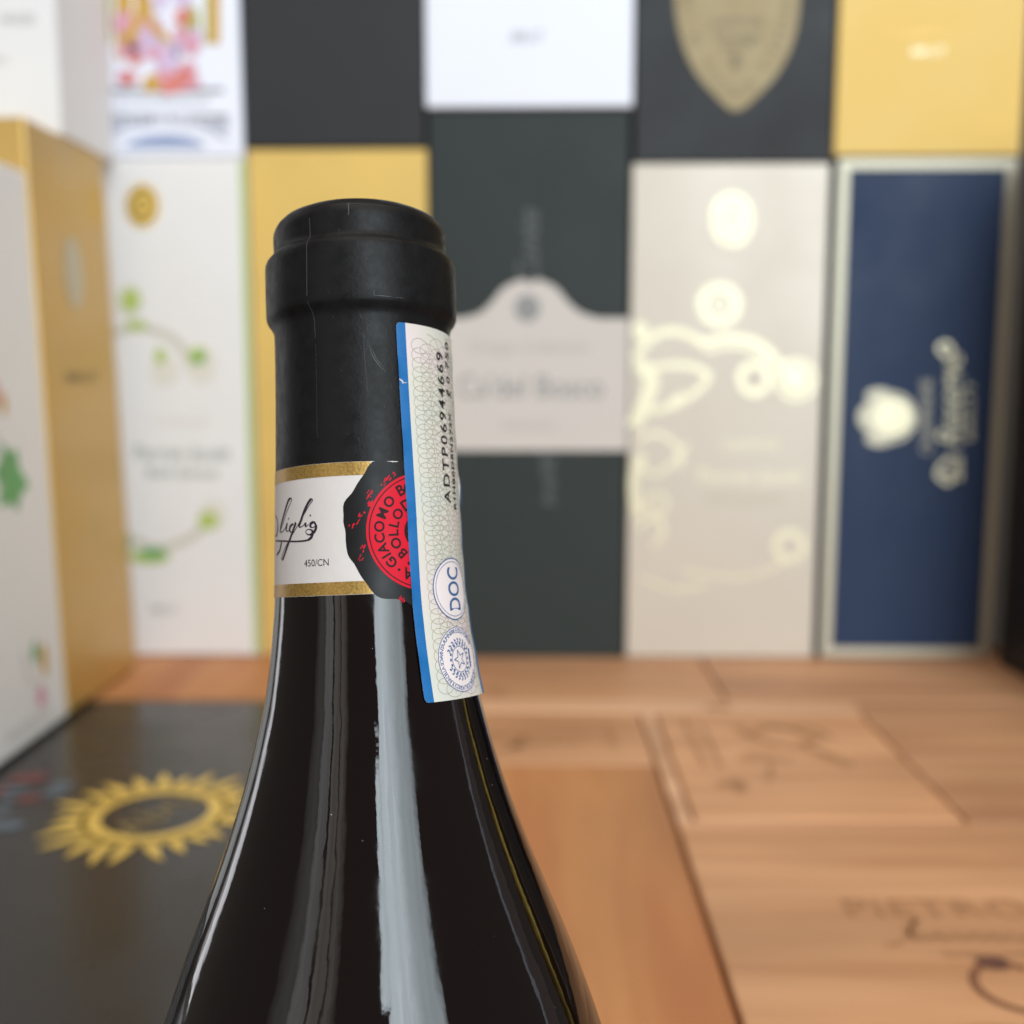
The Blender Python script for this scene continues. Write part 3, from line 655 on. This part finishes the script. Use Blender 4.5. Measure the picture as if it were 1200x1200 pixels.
let = [ring(SC_U, SC_V, 8.75, 8.9, 120), text_arc('GIACOMO', 1.6, SC_U, SC_V, 7.35, 221, 140, bold=.022), text_arc('B', 1.75, SC_U, SC_V, 7.5, 119, 119, bold=.022), text_arc('OLOGNA', 1.75, SC_U, SC_V, 7.35, 107, 40, bold=.022), text_arc('BRAIDA', 1.75, SC_U, SC_V, 7.35, 300, 246, bold=.022),
       disc(SC_U + 7.4 * math.cos(R(233.5)), SC_V + 7.4 * math.sin(R(233.5)), .22, n=12),
       text_arc('BOLLO', 1.6, SC_U, SC_V, 5.1, 222, 147, bold=.022), text_arc('DI', 1.75, SC_U, SC_V, 5.1, 123, 110, bold=.022), disc(SC_U, SC_V, 3.3, 3.0, 40, 6), text_arc('S', 1.7, SC_U, SC_V, 5.1, 243, 243, bold=.022)]
print_on('seal_lettering', merge(*let), bmap, .23, M['seal_ink'], seal)
mk = []
for (u0, v0, u1, v1, wd) in ((2.3, 17.0, 4.6, 19.2, .5), (-1.2, 12.4, .7, 14.6, .75), (-2.9, 10.6, -1.0, 12.3, .35), (-1.6, 4.6, -.9, 8.0, .35), (4.6, -.6, 5.0, -.9, .3), (.1, 15.2, .6, 16.4, .3)):
    for k in range(11):
        t = random.random(); j = random.uniform(-.28, .28)
        cu, cv = u0 + (u1 - u0) * t + j, v0 + (v1 - v0) * t - j
        q = random.uniform(.06, .34); mk.append(stroke([(cu - q * .7, cv - q), (cu + q * .7, cv + q)], random.uniform(.08, wd * .5), 1))
print_on('seal_mark', merge(*mk), bmap, .17, M['red'], seal)

# tax strip ------------------------------------------------------------------
LT = [(-16.7, 25.8), (-7.1, 24.3), (.8, 23.3), (15.6, 22.6), (26.4, 21.7), (33.3, 21.1), (43.3, 20.2)]
def left_th(s):
    for (a, t0), (c_, t1) in zip(LT, LT[1:]):
        if s <= c_: break
    return R(t0 + (t1 - t0) * (s - a) / (c_ - a))
SW, SB, ST = 17.0, -16.75, 43.2
def S(u, v, off):
    """point on the strip: u from its blue left edge, v height; the paper stands a little off the flaring glass"""
    if u < .7:                                     # rounded corners at the blue edge
        q = .7 - math.sqrt(max(0, .49 - (.7 - u) ** 2)); v = min(max(v, SB + q), ST - q)
    r = prof_interp(v); e = max(0, min(1, (4 - v) / 18))
    lift = .29 + .08 * e * math.sin(min(u / SW, 1) * math.pi) + 1.1 * e * max(0, u / SW - .55) + .05 * math.sin(v * .9 + u * .25) * (u / SW) + .05 * math.exp(-((v + 4.6 - u * .12) / .35) ** 2) + .04 * math.exp(-((v - 12.2 + u * .2) / .4) ** 2) + (.18 * math.exp(-((v - 17.5) / 2.2) ** 2) if u > 15.5 else 0)
    edge = .13 * math.exp(-u / .6) * max(0, math.sin(v * .55 + 1))
    th = left_th(v) + u / (r + .29)
    rr = r + lift + edge + off
    return (rr * math.sin(th), -rr * math.cos(th), v - BASE)
strip = print_on('tax_strip', sub_rect(0, SW, SB, ST, 60, 90), S, 0, M['strip'], bot)
cr_ = sub_rect(0, 1.62, SB, ST, 5, 90)
print_on('blue_border', cr_, S, .035, M['blue'], strip)
print_on('blue_border', sub_rect(SW - 1.5, SW, SB, 17.5, 5, 60), S, .035, M['blue'], strip)
lp = []
def loops(uc, wu, v0, v1, pitch, ph, lw=.075):
    n = int((v1 - v0) / pitch); pts = []
    for i in range(n * 14):
        t = i / 14 * 2 * math.pi + ph
        pts.append((uc + wu * math.cos(t) + .25 * math.sin(i * .011), v0 + pitch * i / 14 + pitch * 1.05 * math.sin(t)))
    return stroke(pts, lw, 1)
for (uc, wu, pi_) in ((4.6, 1.9, 1.55), (6.6, 2.2, 1.55), (8.9, 2.2, 1.7), (11.2, 2.3, 1.6), (13.4, 1.7, 1.5)):
    lp.append(loops(uc, wu, SB + 1.4, ST - 1.4, pi_, uc * 1.3))
print_on('loop_print', merge(*lp), S, .03, M['loops'], strip)
T = lambda s, h, u, v, wdt, **k: text(s, h, u, v, width=wdt, rot=90, **k)
print_on('number', T('ADTP06944669', 2.05, 9.0, 27.0, 25.0, spacing=1.25, bold=.012), S, .075, M['tag'], strip)
print_on('small_number', merge(T('R1HB0D8N272X', 1.25, 11.75, 21.8, 16.3, spacing=1.15, bold=.026), T('0.750', 1.5, 11.75, 38.2, 7.0, spacing=1.2, bold=.016), stroke([(12.8, 32.4), (11.6, 33.2), (10.9, 33.5), (11.1, 32.9), (12.2, 32.8), (12.8, 33.6)], .26, 6)), S, .075, M['tag'], strip)
print_on('oval_ground', disc(9.0, .6, 4.9, 4.95, 64, 8), S, .05, M['pale'], strip)
print_on('oval_lettering', merge(ring(9.0, .6, 4.85, 5.03, 90), ring(9.0, .6, 4.35, 4.45, 90), T('DOC', 3.5, 9.2, .6, 7.0, bold=.012)), S, .09, M['doc'], strip)
EU, EV = 8.7, -10.65
print_on('emblem_ground', disc(EU, EV, 5.2, 5.2, 64, 8), S, .05, M['pale'], strip)
gear = []
for k in range(18):
    a = 360 * k / 18
    gear.append(ring(EU, EV, 2.25, 2.62, 3, a0=a - 5, a1=a + 5))
star = []
for k in range(5):
    a0, a1, a2 = 90 + 90 + 72 * k, 90 + 90 + 72 * k + 36, 90 + 90 + 72 * k - 36
    P = lambda a, r_: (EU + r_ * math.cos(R(a)), EV + r_ * math.sin(R(a)))
    star += [stroke([P(a0, 1.55), P(a1, .62)], .15, 1), stroke([P(a0, 1.55), P(a2, .62)], .15, 1)]
for k in range(9):                                     # the two leafy branches
    for sg in (-1, 1):
        a = 0 + sg * (28 + 15 * k); star.append(stroke([P(a, 3.0), P(a + sg * 7, 3.35)], .24, 1)); star.append(stroke([P(a, 2.8), P(a + sg * 9, 2.75)], .2, 1))
ministry = "MINISTERO DELL'AGRICOLTURA DELLA SOVRANITA ALIMENTARE E DELLE FORESTE"
star.append(text_arc(ministry, .72, EU, EV, 4.55, 330, 30))
star.append(ring(EU, EV, 5.05, 5.17, 80)); star.append(ring(EU, EV, 2.0, 2.12, 60)); star.append(rect(EU + 3.0, EV - 1.5, EU + 3.5, EV + 1.5))
print_on('republic_emblem', merge(*gear, *star), S, .09, M['doc'], strip)
mic = []
for u in (13.9, 14.7):
    for k in range(110):
        v = ST - 3 - k * .33
        if v > 6 and random.random() < .85: mic.append(stroke([(u, v), (u + .28, v + .1)], .1, 1))
print_on('micro_print', merge(*mic), S, .07, M['doc'], strip)
print_on('paper_nick', merge(stroke([(-.02, 34.0), (.5, 33.7), (.62, 33.3)], .28, 4, True), stroke([(.6, 33.45), (1.3, 33.5)], .1, 3)), S, .06, M['paper'], strip)
print_on('torn_edge', poly([(16.2, 19.4), (17.0, 19.0), (17.2, 16.0), (16.6, 14.0), (16.1, 15.5)]), S, .25, M['blue'], strip)
